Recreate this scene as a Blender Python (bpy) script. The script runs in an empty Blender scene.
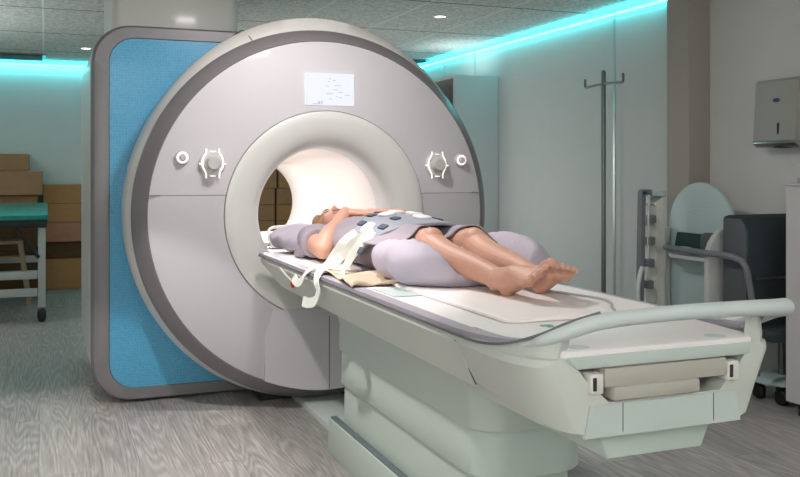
import bpy, bmesh, math, random
from mathutils import Vector, Matrix, noise
random.seed(4)
PI = math.pi
SC = bpy.context.scene
COL = SC.collection
WL = {}

# ------------------------------------------------------------------ materials
def lin(r, g, b):
    f = lambda c: (c/255/12.92) if c/255 <= .04045 else ((c/255+.055)/1.055)**2.4
    return (f(r), f(g), f(b), 1)

def mat(name, rgb, rough=.5, metal=0, emit=0, spec=.5, nz=0, nscale=40, bump=0, bscale=200, coat=0, sss=0):
    m = bpy.data.materials.new(name); m.use_nodes = True
    nt = m.node_tree; N = nt.nodes; Lk = nt.links
    b = N['Principled BSDF']
    c = lin(*rgb)
    b.inputs['Base Color'].default_value = c
    b.inputs['Roughness'].default_value = rough
    b.inputs['Metallic'].default_value = metal
    b.inputs['Specular IOR Level'].default_value = spec
    b.inputs['Coat Weight'].default_value = coat
    b.inputs['Coat Roughness'].default_value = .08
    if sss:
        b.inputs['Subsurface Weight'].default_value = sss
        b.inputs['Subsurface Radius'].default_value = (.012, .005, .003)
    if emit:
        b.inputs['Emission Color'].default_value = c
        b.inputs['Emission Strength'].default_value = emit
    tc = N.new('ShaderNodeTexCoord')
    if nz:
        n = N.new('ShaderNodeTexNoise'); n.inputs['Scale'].default_value = nscale; n.inputs['Detail'].default_value = 4
        r = N.new('ShaderNodeMapRange'); r.inputs[3].default_value = 1-nz; r.inputs[4].default_value = 1+nz
        mx = N.new('ShaderNodeMix'); mx.data_type = 'RGBA'; mx.blend_type = 'MULTIPLY'; mx.inputs[0].default_value = 1
        mx.inputs[6].default_value = c
        Lk.new(tc.outputs['Object'], n.inputs['Vector']); Lk.new(n.outputs['Fac'], r.inputs[0])
        Lk.new(r.outputs[0], mx.inputs[7]); Lk.new(mx.outputs[2], b.inputs['Base Color'])
    if bump:
        n2 = N.new('ShaderNodeTexNoise'); n2.inputs['Scale'].default_value = bscale; n2.inputs['Detail'].default_value = 3
        bp = N.new('ShaderNodeBump'); bp.inputs['Strength'].default_value = bump; bp.inputs['Distance'].default_value = .01
        Lk.new(tc.outputs['Object'], n2.inputs['Vector']); Lk.new(n2.outputs['Fac'], bp.inputs['Height'])
        Lk.new(bp.outputs[0], b.inputs['Normal'])
    return m

def floor_mat():
    m = bpy.data.materials.new('grey_oak_vinyl'); m.use_nodes = True
    nt = m.node_tree; N = nt.nodes; L = nt.links; b = N['Principled BSDF']
    geo = N.new('ShaderNodeNewGeometry')
    sep = N.new('ShaderNodeSeparateXYZ'); L.new(geo.outputs['Position'], sep.inputs[0])
    def M(op, a, bb=None, c=None):
        n = N.new('ShaderNodeMath'); n.operation = op
        for i, v in enumerate((a, bb, c)):
            if v is None: continue
            if isinstance(v, (int, float)): n.inputs[i].default_value = v
            else: L.new(v, n.inputs[i])
        return n.outputs[0]
    W = .19
    px = M('DIVIDE', sep.outputs[0], W)
    pid = M('FLOOR', px); pf = M('FRACT', px)
    wn = N.new('ShaderNodeTexWhiteNoise'); wn.noise_dimensions = '1D'; L.new(pid, wn.inputs['W'])
    yo = M('ADD', sep.outputs[1], M('MULTIPLY', wn.outputs['Value'], 7.0))
    # board ends
    ye = M('DIVIDE', yo, 1.3); yid = M('FLOOR', ye); yf = M('FRACT', ye)
    wn2 = N.new('ShaderNodeTexWhiteNoise'); wn2.noise_dimensions = '2D'
    cx = N.new('ShaderNodeCombineXYZ'); L.new(pid, cx.inputs[0]); L.new(yid, cx.inputs[1]); L.new(cx.outputs[0], wn2.inputs['Vector'])
    # cathedral grain: contour lines of a stretched noise field
    cv = N.new('ShaderNodeCombineXYZ')
    L.new(M('MULTIPLY', sep.outputs[0], 8.0), cv.inputs[0]); L.new(M('MULTIPLY', yo, .62), cv.inputs[1])
    L.new(M('MULTIPLY', wn2.outputs['Value'], 30.0), cv.inputs[2])
    n1 = N.new('ShaderNodeTexNoise'); n1.inputs['Scale'].default_value = 1.0; n1.inputs['Detail'].default_value = 1.0
    L.new(cv.outputs[0], n1.inputs['Vector'])
    ring = M('POWER', M('ABSOLUTE', M('SINE', M('MULTIPLY', n1.outputs['Fac'], 62.0))), 2.5)
    cv2 = N.new('ShaderNodeCombineXYZ')
    L.new(M('MULTIPLY', sep.outputs[0], 130.0), cv2.inputs[0]); L.new(M('MULTIPLY', yo, 5.0), cv2.inputs[1])
    n2 = N.new('ShaderNodeTexNoise'); n2.inputs['Scale'].default_value = 1.0; n2.inputs['Detail'].default_value = 4.0
    L.new(cv2.outputs[0], n2.inputs['Vector'])
    v = M('ADD', M('MULTIPLY', M('SUBTRACT', ring, .4), M('MULTIPLY', n2.outputs['Fac'], .36)), M('MULTIPLY', M('SUBTRACT', n2.outputs['Fac'], .5), .85))
    v = M('ADD', v, M('MULTIPLY', M('SUBTRACT', wn2.outputs['Value'], .5), .16))
    v = M('ADD', v, .5)
    seam = M('MULTIPLY', M('GREATER_THAN', pf, .008), M('GREATER_THAN', yf, .0015))
    cr = N.new('ShaderNodeValToRGB')
    cr.color_ramp.elements[0].position = .12; cr.color_ramp.elements[0].color = lin(108, 105, 103)
    cr.color_ramp.elements[1].position = .88; cr.color_ramp.elements[1].color = lin(196, 192, 188)
    L.new(v, cr.inputs[0])
    mx = N.new('ShaderNodeMix'); mx.data_type = 'RGBA'; L.new(seam, mx.inputs[0])
    mx.inputs[6].default_value = lin(118, 115, 113); L.new(cr.outputs[0], mx.inputs[7])
    L.new(mx.outputs[2], b.inputs['Base Color']); b.inputs['Roughness'].default_value = .42
    b.inputs['Specular IOR Level'].default_value = .3
    bp = N.new('ShaderNodeBump'); bp.inputs['Strength'].default_value = .08; L.new(v, bp.inputs['Height']); L.new(bp.outputs[0], b.inputs['Normal'])
    return m

def ceiling_mat():
    m = bpy.data.materials.new('mineral_ceiling_tile'); m.use_nodes = True
    nt = m.node_tree; N = nt.nodes; L = nt.links; b = N['Principled BSDF']
    geo = N.new('ShaderNodeNewGeometry'); sep = N.new('ShaderNodeSeparateXYZ'); L.new(geo.outputs['Position'], sep.inputs[0])
    def M(op, a, bb=None):
        n = N.new('ShaderNodeMath'); n.operation = op
        for i, v in enumerate((a, bb)):
            if v is None: continue
            if isinstance(v, (int, float)): n.inputs[i].default_value = v
            else: L.new(v, n.inputs[i])
        return n.outputs[0]
    fx = M('ABSOLUTE', M('SUBTRACT', M('FRACT', M('DIVIDE', M('ADD', sep.outputs[0], -1.68+30.3), .6)), .5))
    fy = M('ABSOLUTE', M('SUBTRACT', M('FRACT', M('DIVIDE', M('ADD', sep.outputs[1], -2.3+60.6), 1.2)), .5))
    lx = M('LESS_THAN', fx, .011); ly = M('LESS_THAN', fy, .008)
    nz = N.new('ShaderNodeTexNoise'); nz.inputs['Scale'].default_value = 45; nz.inputs['Detail'].default_value = 3
    L.new(geo.outputs['Position'], nz.inputs['Vector'])
    cr = N.new('ShaderNodeValToRGB')
    cr.color_ramp.elements[0].position = .3; cr.color_ramp.elements[0].color = lin(186, 186, 182)
    cr.color_ramp.elements[1].position = .62; cr.color_ramp.elements[1].color = lin(232, 232, 227)
    L.new(nz.outputs['Fac'], cr.inputs[0])
    m1 = N.new('ShaderNodeMix'); m1.data_type = 'RGBA'; L.new(lx, m1.inputs[0]); L.new(cr.outputs[0], m1.inputs[6]); m1.inputs[7].default_value = lin(240, 246, 246)
    m2 = N.new('ShaderNodeMix'); m2.data_type = 'RGBA'; L.new(ly, m2.inputs[0]); L.new(m1.outputs[2], m2.inputs[6]); m2.inputs[7].default_value = lin(96, 100, 98)
    L.new(m2.outputs[2], b.inputs['Base Color']); b.inputs['Roughness'].default_value = .9; b.inputs['Specular IOR Level'].default_value = .1
    return m

def dotted_blue():
    m = mat('dotted_blue_laminate', (70, 160, 205), .3, coat=.35)
    nt = m.node_tree; N = nt.nodes; L = nt.links; b = N['Principled BSDF']
    geo = N.new('ShaderNodeNewGeometry')
    v = N.new('ShaderNodeTexVoronoi'); v.inputs['Scale'].default_value = 70; v.inputs['Randomness'].default_value = .35
    L.new(geo.outputs['Position'], v.inputs['Vector'])
    cr = N.new('ShaderNodeValToRGB')
    cr.color_ramp.elements[0].position = .15; cr.color_ramp.elements[0].color = lin(66, 152, 196)
    cr.color_ramp.elements[1].position = .6; cr.color_ramp.elements[1].color = lin(84, 172, 212)
    L.new(v.outputs['Distance'], cr.inputs[0]); L.new(cr.outputs[0], b.inputs['Base Color'])
    return m

def cardboard(name, rgb):
    return mat(name, rgb, .85, spec=.2, nz=.12, nscale=25)

def lit(name, rgb, e):
    m = mat(name, (70, 72, 76), .35); b = m.node_tree.nodes['Principled BSDF']
    b.inputs['Emission Color'].default_value = lin(*rgb); b.inputs['Emission Strength'].default_value = e
    return m

Mt = dict(
 floor=floor_mat(), ceil=ceiling_mat(), blue=dotted_blue(),
 wall=mat('painted_grey_wall', (208, 207, 205), .7, nz=.03, nscale=8, bump=.03, bscale=120),
 wallb=mat('painted_back_wall', (214, 222, 224), .7, nz=.03, nscale=8),
 beige=mat('beige_column_paint', (166, 158, 150), .7, nz=.03),
 trim=mat('aluminium_trim', (190, 198, 198), .3, .5),
 white=mat('gloss_white_cover', (222, 220, 216), .35, coat=.15),
 white2=mat('warm_white_plastic', (214, 212, 205), .45),
 face=mat('lilac_grey_gloss_panel', (194, 191, 195), .5, coat=.04, spec=.2),
 facelow=mat('lilac_grey_lower_panel', (188, 186, 191), .42, coat=.2),
 rim=mat('pewter_bevel', (128, 124, 128), .35, .2),
 frame=mat('pewter_frame', (126, 124, 128), .4, .2),
 bore=mat('bore_liner', (232, 224, 220), .35),
 collar=mat('white_collar', (206, 207, 204), .4, coat=.1),
 dark=mat('dark_seam', (40, 42, 44), .6),
 black=mat('black_plastic', (22, 23, 25), .5),
 screen=lit('lit_white_screen', (244, 247, 255), .9),
 screenmark=lit('pale_blue_screen_ink', (196, 206, 236), .72),
 glow=mat('lit_white_ring', (255, 252, 245), .4, emit=.9),
 knob=mat('grey_knob', (186, 184, 182), .3),
 knobbase=mat('knob_backing', (200, 198, 198), .3),
 mint=mat('pale_mint_cover', (192, 205, 198), .45, nz=.01),
 side=mat('pale_putty_cover', (196, 200, 194), .42),
 rail=mat('lilac_grey_rail', (166, 160, 172), .4),
 railedge=mat('charcoal_rail_edge', (108, 108, 114), .45),
 deck=mat('white_deck', (236, 232, 232), .4),
 matpad=mat('white_foam_pad', (240, 234, 232), .6, bump=.05, bscale=60),
 aqua=mat('aqua_pad', (184, 200, 196), .6),
 teal=mat('teal_mark', (90, 175, 160), .5),
 endpanel=mat('pale_blue_grey_panel', (190, 200, 197), .45),
 handle=mat('pale_blue_white_handle', (198, 207, 207), .38),
 putty=mat('putty_inner_plastic', (176, 172, 164), .5),
 footbar=mat('slate_rubber_strip', (104, 118, 122), .55),
 led=mat('cyan_led_strip', (70, 240, 250), .5, emit=10),
 spot=mat('lit_downlight_lens', (255, 250, 240), .5, emit=10),
 skin=mat('skin', (208, 158, 136), .52, nz=.06, nscale=18, sss=.08, bump=.06, bscale=90),
 hair=mat('ash_blond_hair', (150, 112, 76), .55, nz=.3, nscale=60),
 lips=mat('lips', (178, 96, 88), .45),
 brow=mat('brow_hair', (128, 92, 66), .7),
 nail=mat('toenail', (226, 178, 158), .3),
 gown=mat('mauve_grey_gown', (164, 154, 164), .85, spec=.2, nz=.06, nscale=60),
 coil=mat('grey_coil_fabric', (150, 152, 162), .85, spec=.2, nz=.04),
 coilpad=mat('white_coil_pad', (222, 222, 222), .4),
 coildark=mat('navy_slate_patch', (70, 78, 96), .7),
 strap=mat('white_webbing', (228, 228, 222), .8, spec=.2, bump=.1, bscale=300),
 pillow=mat('lavender_pillow_cotton', (188, 180, 194), .85, spec=.2, bump=.25, bscale=14),
 towel=mat('beige_towel', (206, 188, 166), .95, spec=.1, bump=.4, bscale=120),
 red=mat('red_grip', (176, 40, 44), .35),
 cable=mat('grey_cable', (170, 172, 176), .5),
 steel=mat('brushed_steel', (150, 152, 150), .3, .9),
 steel2=mat('dull_steel', (120, 126, 124), .4, .7),
 card1=cardboard('cardboard_brown', (164, 130, 98)),
 card2=cardboard('cardboard_pinkish', (176, 128, 104)),
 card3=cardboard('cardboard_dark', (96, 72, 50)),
 card4=cardboard('cardboard_tan', (172, 134, 90)),
 tape=mat('packing_tape', (142, 112, 82), .4),
 green=mat('teal_green_vinyl', (14, 128, 112), .35),
 enamel=mat('grey_white_enamel', (172, 178, 176), .45),
 wood=mat('painted_stool_wood', (158, 142, 116), .6),
 cartw=mat('pale_aqua_laminate', (176, 196, 196), .45),
 cartp=mat('pale_grey_laminate', (190, 192, 190), .5),
 tube=mat('grey_tube_padding', (112, 116, 122), .5),
 charc=mat('charcoal_fabric', (56, 66, 70), .85, spec=.2, nz=.08),
 charc2=mat('slate_side_fabric', (88, 94, 98), .85, spec=.2),
 greenpad=mat('dark_green_pad', (28, 58, 54), .8),
 cab=mat('light_grey_cabinet', (196, 194, 194), .5),
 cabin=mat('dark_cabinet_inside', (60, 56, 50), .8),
 disp=mat('dispenser_steel', (172, 168, 162), .35, .35),
 dispblue=mat('dark_blue_badge', (60, 74, 120), .4),
)

# ------------------------------------------------------------------ object helpers
def finish(bm, name, m, smooth=40):
    bmesh.ops.recalc_face_normals(bm, faces=bm.faces[:])
    me = bpy.data.meshes.new(name)
    bm.to_mesh(me); bm.free()
    me.materials.append(Mt[m] if isinstance(m, str) else m)
    if smooth:
        me.polygons.foreach_set('use_smooth', [True]*len(me.polygons))
        if smooth < 180: me.set_sharp_from_angle(angle=math.radians(smooth))
    return me

def place(me, name, parent=None):
    xs = [v.co for v in me.vertices]
    mn = Vector([min(c[i] for c in xs) for i in range(3)]); mxx = Vector([max(c[i] for c in xs) for i in range(3)])
    c = Vector(((mn.x+mxx.x)/2, (mn.y+mxx.y)/2, mn.z))
    me.transform(Matrix.Translation(-c))
    o = bpy.data.objects.new(name, me); COL.objects.link(o)
    WL[o.name] = c
    if parent:
        o.parent = parent; o.location = c - WL[parent.name]
    else: o.location = c
    return o

def obj(name, bm, m, parent=None, smooth=40): return place(finish(bm, name, m, smooth), name, parent)

def tag(o, label, cat, group=None, kind=None):
    o['label'] = label
    if cat: o['category'] = cat
    if group: o['group'] = group
    if kind: o['kind'] = kind
    return o

def thing(name, label, cat, loc, group=None):
    o = bpy.data.objects.new(name, None); COL.objects.link(o); o.location = loc
    o.empty_display_size = .1
    WL[o.name] = Vector(loc)
    return tag(o, label, cat, group)

def struct(name, bm, m, smooth=40):
    o = obj(name, bm, m, None, smooth); o['kind'] = 'structure'; return o

def B(): return bmesh.new()

def box(bm, x0, x1, y0, y1, z0, z1, bev=0, seg=2):
    t = bmesh.new()
    bmesh.ops.create_cube(t, size=1)
    for v in t.verts:
        v.co = Vector((x0+(v.co.x+.5)*(x1-x0), y0+(v.co.y+.5)*(y1-y0), z0+(v.co.z+.5)*(z1-z0)))
    if bev: bmesh.ops.bevel(t, geom=t.edges[:], offset=bev, segments=seg, profile=.5, affect='EDGES')
    join(bm, t); return bm

def join(bm, t, mtx=None):
    me = bpy.data.meshes.new('tmp'); t.to_mesh(me); t.free()
    if mtx: me.transform(mtx)
    bm.from_mesh(me); bpy.data.meshes.remove(me)

def loft(bm, rings, cap=True, closed=True):
    vs = [[bm.verts.new(p) for p in r] for r in rings]
    n = len(rings[0])
    for a, b in zip(vs, vs[1:]):
        for i in range(n if closed else n-1):
            j = (i+1) % n
            bm.faces.new((a[i], a[j], b[j], b[i]))
    if cap and closed:
        bm.faces.new(vs[0][::-1]); bm.faces.new(vs[-1])
    return vs

def prism(bm, pts, axis, a, b, bev=0):
    """polygon pts (u,v) extruded along axis from a to b"""
    def P(u, v, w): return {'x': (w, u, v), 'y': (u, w, v), 'z': (u, v, w)}[axis]
    t = bmesh.new()
    loft(t, [[P(u, v, a) for u, v in pts], [P(u, v, b) for u, v in pts]])
    bmesh.ops.recalc_face_normals(t, faces=t.faces[:])
    if bev: bmesh.ops.bevel(t, geom=t.edges[:], offset=bev, segments=2, profile=.5, affect='EDGES')
    join(bm, t); return bm

def catmull(pts, n=6):
    out = []; P = [Vector(p) for p in pts]
    for i in range(len(P)-1):
        p0 = P[max(i-1, 0)]; p1 = P[i]; p2 = P[i+1]; p3 = P[min(i+2, len(P)-1)]
        for k in range(n):
            t = k/n
            out.append(.5*((2*p1)+(p2-p0)*t+(2*p0-5*p1+4*p2-p3)*t*t+(3*p1-p0-3*p2+p3)*t**3))
    out.append(P[-1]); return out

def frames(path):
    T = []
    for i in range(len(path)):
        a = path[max(i-1, 0)]; b = path[min(i+1, len(path)-1)]
        T.append((b-a).normalized())
    up = Vector((0, 0, 1)) if abs(T[0].z) < .9 else Vector((1, 0, 0))
    n = (up-T[0]*up.dot(T[0])).normalized(); F = []
    for t in T:
        n = (n-t*n.dot(t)).normalized(); F.append((n, t.cross(n), t))
    return F

def tube(bm, pts, r, seg=14, smooth=6, round_ends=False, rs=None, flat=1.0):
    """round tube along a smooth path; r scalar or a radius per control point"""
    if rs is None: rs = [r]*len(pts)
    cp = [Vector((*p, q)) for p, q in zip([tuple(p) for p in pts], rs)]
    if smooth and len(pts) > 2: pp = catmull4(cp, smooth)
    else: pp = cp
    path = [Vector(p[:3]) for p in pp]; rad = [p[3] for p in pp]
    if round_ends:
        k = 4; a0 = (path[0]-path[1]).normalized(); a1 = (path[-1]-path[-2]).normalized()
        pre = [(path[0]+a0*rad[0]*math.sin(q*PI/2/k), max(rad[0]*math.cos(q*PI/2/k), 1e-4)) for q in range(k, 0, -1)]
        post = [(path[-1]+a1*rad[-1]*math.sin(q*PI/2/k), max(rad[-1]*math.cos(q*PI/2/k), 1e-4)) for q in range(1, k+1)]
        F0 = frames(path)
        FF = [F0[0]]*k + F0 + [F0[-1]]*k
        path = [p for p, _ in pre]+path+[p for p, _ in post]; rad = [q for _, q in pre]+rad+[q for _, q in post]
    else: FF = frames(path)
    rings = []
    for p, q, (n, bn, t) in zip(path, rad, FF):
        rings.append([p+(n*math.cos(2*PI*i/seg)*flat+bn*math.sin(2*PI*i/seg))*q for i in range(seg)])
    loft(bm, rings); return bm

def catmull4(P, n):
    out = []
    for i in range(len(P)-1):
        p0 = P[max(i-1, 0)]; p1 = P[i]; p2 = P[i+1]; p3 = P[min(i+2, len(P)-1)]
        for k in range(n):
            t = k/n
            out.append(.5*((2*p1)+(p2-p0)*t+(2*p0-5*p1+4*p2-p3)*t*t+(3*p1-p0-3*p2+p3)*t**3))
    out.append(P[-1]); return out

def lathe_y(bm, prof, cx, cz, seg=96, a0=0, a1=2*PI, closed_prof=False, rfun=None):
    """profile (r,y) swept about the Y axis line x=cx z=cz"""
    full = abs(a1-a0-2*PI) < 1e-6
    n = seg if full else seg+1
    rows = []
    for k in range(n):
        a = a0+(a1-a0)*k/seg
        row = []
        for r, y in prof:
            q = rfun(r, y, a) if rfun else r
            row.append(bm.verts.new((cx+q*math.cos(a), y, cz+q*math.sin(a))))
        rows.append(row)
    m = len(prof)
    for k in range(seg):
        A = rows[k]; C2 = rows[(k+1) % n]
        for i in range(m if closed_prof else m-1):
            j = (i+1) % m
            bm.faces.new((A[i], A[j], C2[j], C2[i]))
    return bm

def lathe_z(bm, prof, cx, cy, seg=28):
    rows = [[bm.verts.new((cx+r*math.cos(2*PI*k/seg), cy+r*math.sin(2*PI*k/seg), z)) for r, z in prof] for k in range(seg)]
    for k in range(seg):
        A = rows[k]; C2 = rows[(k+1) % seg]
        for i in range(len(prof)-1): bm.faces.new((A[i], A[i+1], C2[i+1], C2[i]))
    bmesh.ops.remove_doubles(bm, verts=bm.verts[:], dist=1e-5)
    return bm

def ellipsoid(bm, c, r, rot=None, seg=20, power=1.0):
    t = bmesh.new(); bmesh.ops.create_uvsphere(t, u_segments=seg, v_segments=seg*2//3, radius=1)
    def sp(q): return math.copysign(abs(q)**power, q)
    for v in t.verts: v.co = Vector((sp(v.co.x)*r[0], sp(v.co.y)*r[1], sp(v.co.z)*r[2]))
    mtx = Matrix.Translation(Vector(c)) @ (rot.to_4x4() if rot else Matrix.Identity(4))
    join(bm, t, mtx); return bm

def rrect(cx, cz, hw, hh, r, n=8):
    P = []
    for sx, sz, a in ((1, 1, 0), (-1, 1, PI/2), (-1, -1, PI), (1, -1, 1.5*PI)):
        for k in range(n+1):
            t = a+PI/2*k/n
            P.append((cx+sx*(hw-r)+r*math.cos(t), cz+sz*(hh-r)+r*math.sin(t)))
    return P

def evaluated(o, name):
    dg = bpy.context.evaluated_depsgraph_get()
    me = bpy.data.meshes.new_from_object(o.evaluated_get(dg))
    return me

def remeshed(bm, name, m, voxel, smooth_it=6, fac=.5, parent=None, decimate=None):
    bmesh.ops.recalc_face_normals(bm, faces=bm.faces[:])
    me = bpy.data.meshes.new(name+'_src'); bm.to_mesh(me); bm.free()
    o = bpy.data.objects.new('tmp_remesh', me); COL.objects.link(o)
    r = o.modifiers.new('r', 'REMESH'); r.mode = 'VOXEL'; r.voxel_size = voxel
    s = o.modifiers.new('s', 'SMOOTH'); s.factor = fac; s.iterations = smooth_it
    if decimate:
        d = o.modifiers.new('d', 'DECIMATE'); d.ratio = decimate
    bpy.context.view_layer.update()
    me2 = evaluated(o, name)
    bpy.data.objects.remove(o); bpy.data.meshes.remove(me)
    me2.name = name
    me2.materials.clear(); me2.materials.append(Mt[m])
    me2.polygons.foreach_set('use_smooth', [True]*len(me2.polygons))
    return place(me2, name, parent)

def ribbon(bm, pts, w, th=.003, side=None, n=8, w1=None):
    """flat band along a smooth path; side = list of width directions per control point"""
    P = catmull(pts, n)
    S = catmull(side, n) if side else None
    F = frames(P); rings = []
    for i, (p, (nn, bb, t)) in enumerate(zip(P, F)):
        s = S[i] if S else bb
        s = (s-t*s.dot(t)).normalized(); q = t.cross(s).normalized()
        f = i/(len(P)-1); ww = w if w1 is None or f < .5 else w+(w1-w)*(f-.5)*2
        rings.append([p+s*ww/2+q*th/2, p-s*ww/2+q*th/2, p-s*ww/2-q*th/2, p+s*ww/2-q*th/2])
    loft(bm, rings); return bm

def sheet(bm, grid, th):
    """closed thin sheet from a grid of points"""
    R = len(grid); Cn = len(grid[0])
    top = [[bm.verts.new(p) for p in row] for row in grid]
    nr = [[None]*Cn for _ in range(R)]
    for i in range(R):
        for j in range(Cn):
            a = Vector(grid[min(i+1, R-1)][j])-Vector(grid[max(i-1, 0)][j])
            b = Vector(grid[i][min(j+1, Cn-1)])-Vector(grid[i][max(j-1, 0)])
            n = a.cross(b).normalized()
            if n.z < 0: n = -n
            nr[i][j] = n
    bot = [[bm.verts.new(Vector(grid[i][j])-nr[i][j]*th) for j in range(Cn)] for i in range(R)]
    for i in range(R-1):
        for j in range(Cn-1):
            bm.faces.new((top[i][j], top[i][j+1], top[i+1][j+1], top[i+1][j]))
            bm.faces.new((bot[i][j], bot[i+1][j], bot[i+1][j+1], bot[i][j+1]))
    for i in range(R-1):
        bm.faces.new((top[i][0], top[i+1][0], bot[i+1][0], bot[i][0]))
        bm.faces.new((top[i][-1], bot[i][-1], bot[i+1][-1], top[i+1][-1]))
    for j in range(Cn-1):
        bm.faces.new((top[0][j], bot[0][j], bot[0][j+1], top[0][j+1]))
        bm.faces.new((top[-1][j], top[-1][j+1], bot[-1][j+1], bot[-1][j]))
    return bm

# ------------------------------------------------------------------ room shell
CEIL = 2.30
XL, XR, YB, YF = -3.3, 2.36, 5.52, -6.2
struct('floor', box(B(), XL-.1, XR+.1, YF-.1, YB+.1, -.06, 0), 'floor')
struct('ceiling', box(B(), XL-.1, XR+.1, YF-.1, YB+.1, CEIL, CEIL+.06), 'ceil')
struct('wall_back', box(B(), XL-.1, XR+.1, YB, YB+.1, 0, CEIL), 'wallb')
struct('wall_right', box(B(), XR, XR+.1, YF-.1, YB+.1, 0, CEIL), 'wall')
struct('wall_left', box(B(), XL-.1, XL, YF-.1, YB+.1, 0, CEIL), 'wall')
struct('wall_front', box(B(), XL-.1, XR+.1, YF-.1, YF, 0, CEIL), 'wall')
struct('wall_back_recess', box(B(), 1.5, XR, 4.38, 4.5, 0, CEIL), 'wallb')
struct('column_right', box(B(), 2.2, XR, -.115, .085, 0, CEIL, .004, 1), 'beige')
for i, (yj, w) in enumerate(((3.71, .014), (3.02, .014), (.85, .022))):
    struct('trim_%d' % (i+1), box(B(), XR-.006, XR+.002, yj-w/2, yj+w/2, 0, CEIL-.02), 'trim')
# cyan light lines in the ceiling cove
o = obj('light_strip', box(B(), XR-.03, XR-.004, .12, 4.36, CEIL-.050, CEIL-.039, .003), 'led')
tag(o, 'glowing cyan light strip along the top of the right wall', 'light strip')
o = obj('light_strip', box(B(), XL+.02, 1.45, YB-.03, YB-.004, CEIL-.050, CEIL-.039, .003), 'led')
tag(o, 'glowing cyan light strip along the top of the far wall above the boxes', 'light strip')
o = obj('light_strip', box(B(), 1.55, XR-.04, 4.35, 4.376, CEIL-.050, CEIL-.039, .003), 'led')
tag(o, 'short cyan light strip in the far right corner behind the scanner', 'light strip')
def vent(x0, x1, y0, y1, label):
    t = thing('ceiling_vent', label, 'vent', ((x0+x1)/2, (y0+y1)/2, CEIL-.03))
    obj('vent_frame', box(B(), x0, x1, y0, y1, CEIL-.012, CEIL-.0005, .002, 1), 'steel2', t)
    b = B()
    for k in range(5):
        yy = y0+.03+(y1-y0-.06)*k/4
        box(b, x0+.02, x1-.03, yy-.014, yy+.014, CEIL-.024, CEIL-.006)
    obj('louvre', b, 'black', t)
vent(-2.9, -1.3, 4.92, 5.34, 'long dark ceiling vent above the cardboard boxes at far left')
vent(1.95, 2.32, 3.98, 4.16, 'small dark ceiling vent in the far right corner')

def downlight(x, y, label):
    t = thing('downlight', label, 'ceiling light', (x, y, CEIL-.01), 'recessed ceiling downlights')
    obj('trim_ring', lathe_z(B(), [(.038, CEIL-.006), (.05, CEIL-.010), (.056, CEIL-.0005), (.038, CEIL-.0005), (.038, CEIL-.006)], x, y), 'white', t)
    obj('lens', lathe_z(B(), [(0.0, CEIL-.004), (.037, CEIL-.004), (.037, CEIL-.0006), (0.0, CEIL-.0006)], x, y), 'spot', t)
downlight(-.957, 4.34, 'small round downlight in the ceiling left of the scanner')
downlight(1.366, 1.58, 'small round downlight in the ceiling right of the scanner')

# ------------------------------------------------------------------ MRI scanner
ZC = .96
S = thing('mri_scanner', 'large round-fronted white and lilac grey MRI scanner with blue side panel', 'medical scanner', (0, .8, 0))
BX0, BX1, BZ, BHH = -1.094, .10, .962, .956
def ring_from(hw, hh, r, y, n=360):
    """rounded rectangle sampled by angle about the bore axis"""
    poly = rrect((BX0-hw+BX1)/2, BZ, (BX1-BX0+hw)/2, hh, r, 24); out = []
    for k in range(n):
        a = 2*PI*k/n; d = (math.cos(a), math.sin(a)); best = 0
        for i in range(len(poly)):
            x1, z1 = poly[i][0], poly[i][1]-ZC; x2, z2 = poly[(i+1) % len(poly)][0], poly[(i+1) % len(poly)][1]-ZC
            ex, ez = x2-x1, z2-z1; den = d[0]*ez-d[1]*ex
            if abs(den) < 1e-9: continue
            t = (x1*ez-z1*ex)/den; u = (x1*d[1]-z1*d[0])/den
            if -1e-6 <= u <= 1+1e-6 and t > best: best = t
        best = max(best, .93+hw)
        out.append((d[0]*best, y, ZC+d[1]*best))
    return out
def circ(r, y, n=360): return [(r*math.cos(2*PI*k/n), y, ZC+r*math.sin(2*PI*k/n)) for k in range(n)]
b = B(); loft(b, [ring_from(-.09, BHH-.070, .125, .348), circ(.80, .348)], cap=False)
obj('blue_panel', b, 'blue', S)['label'] = 'dotted blue front panel'
b = B(); loft(b, [ring_from(0, BHH, .2, .38), ring_from(-.006, BHH-.006, .195, .352), ring_from(-.018, BHH-.014, .185, .342), ring_from(-.085, BHH-.066, .13, .342), ring_from(-.09, BHH-.070, .125, .35)], cap=False)
obj('panel_frame', b, 'frame', S)['label'] = 'pewter grey frame around the blue panel'
b = B(); loft(b, [ring_from(-.004, BHH-.004, .2, .38), ring_from(0, BHH, .2, .40), ring_from(0, BHH, .2, 1.6), ring_from(-.05, BHH-.04, .17, 1.67), circ(.29, 1.68)], cap=False)
obj('rear_housing', b, 'white', S)
# round shroud that stands out of the housing
def bulge(r, y, a):
    return r+(.055*max(0, math.sin(a))**4 if r > .94 else 0)
b = B(); lathe_y(b, [(.80, .35), (.948, .35), (.955, .20), (.955, .12), (.948, .085), (.93, .03)], 0, ZC, 160, rfun=bulge)
obj('shroud', b, 'white', S)
# joint line of the top cover
b = B()
a = math.radians(112)
tube(b, [((r)*math.cos(a)-.004*i, y, ZC+r*math.sin(a)) for i, (r, y) in enumerate(((.933, .03), (.993, .11), (1.0, .2), (.998, .33)))], .0025, 6)
obj('cover_joint', b, 'dark', S)
b = B(); lathe_y(b, [(.93, .035), (.929, .006), (.922, -.004), (.872, -.066), (.866, -.07), (.862, -.066), (.862, .02)], 0, ZC, 160)
obj('bevel_ring', b, 'rim', S)['label'] = 'pewter grey bevelled outer ring'
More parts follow.
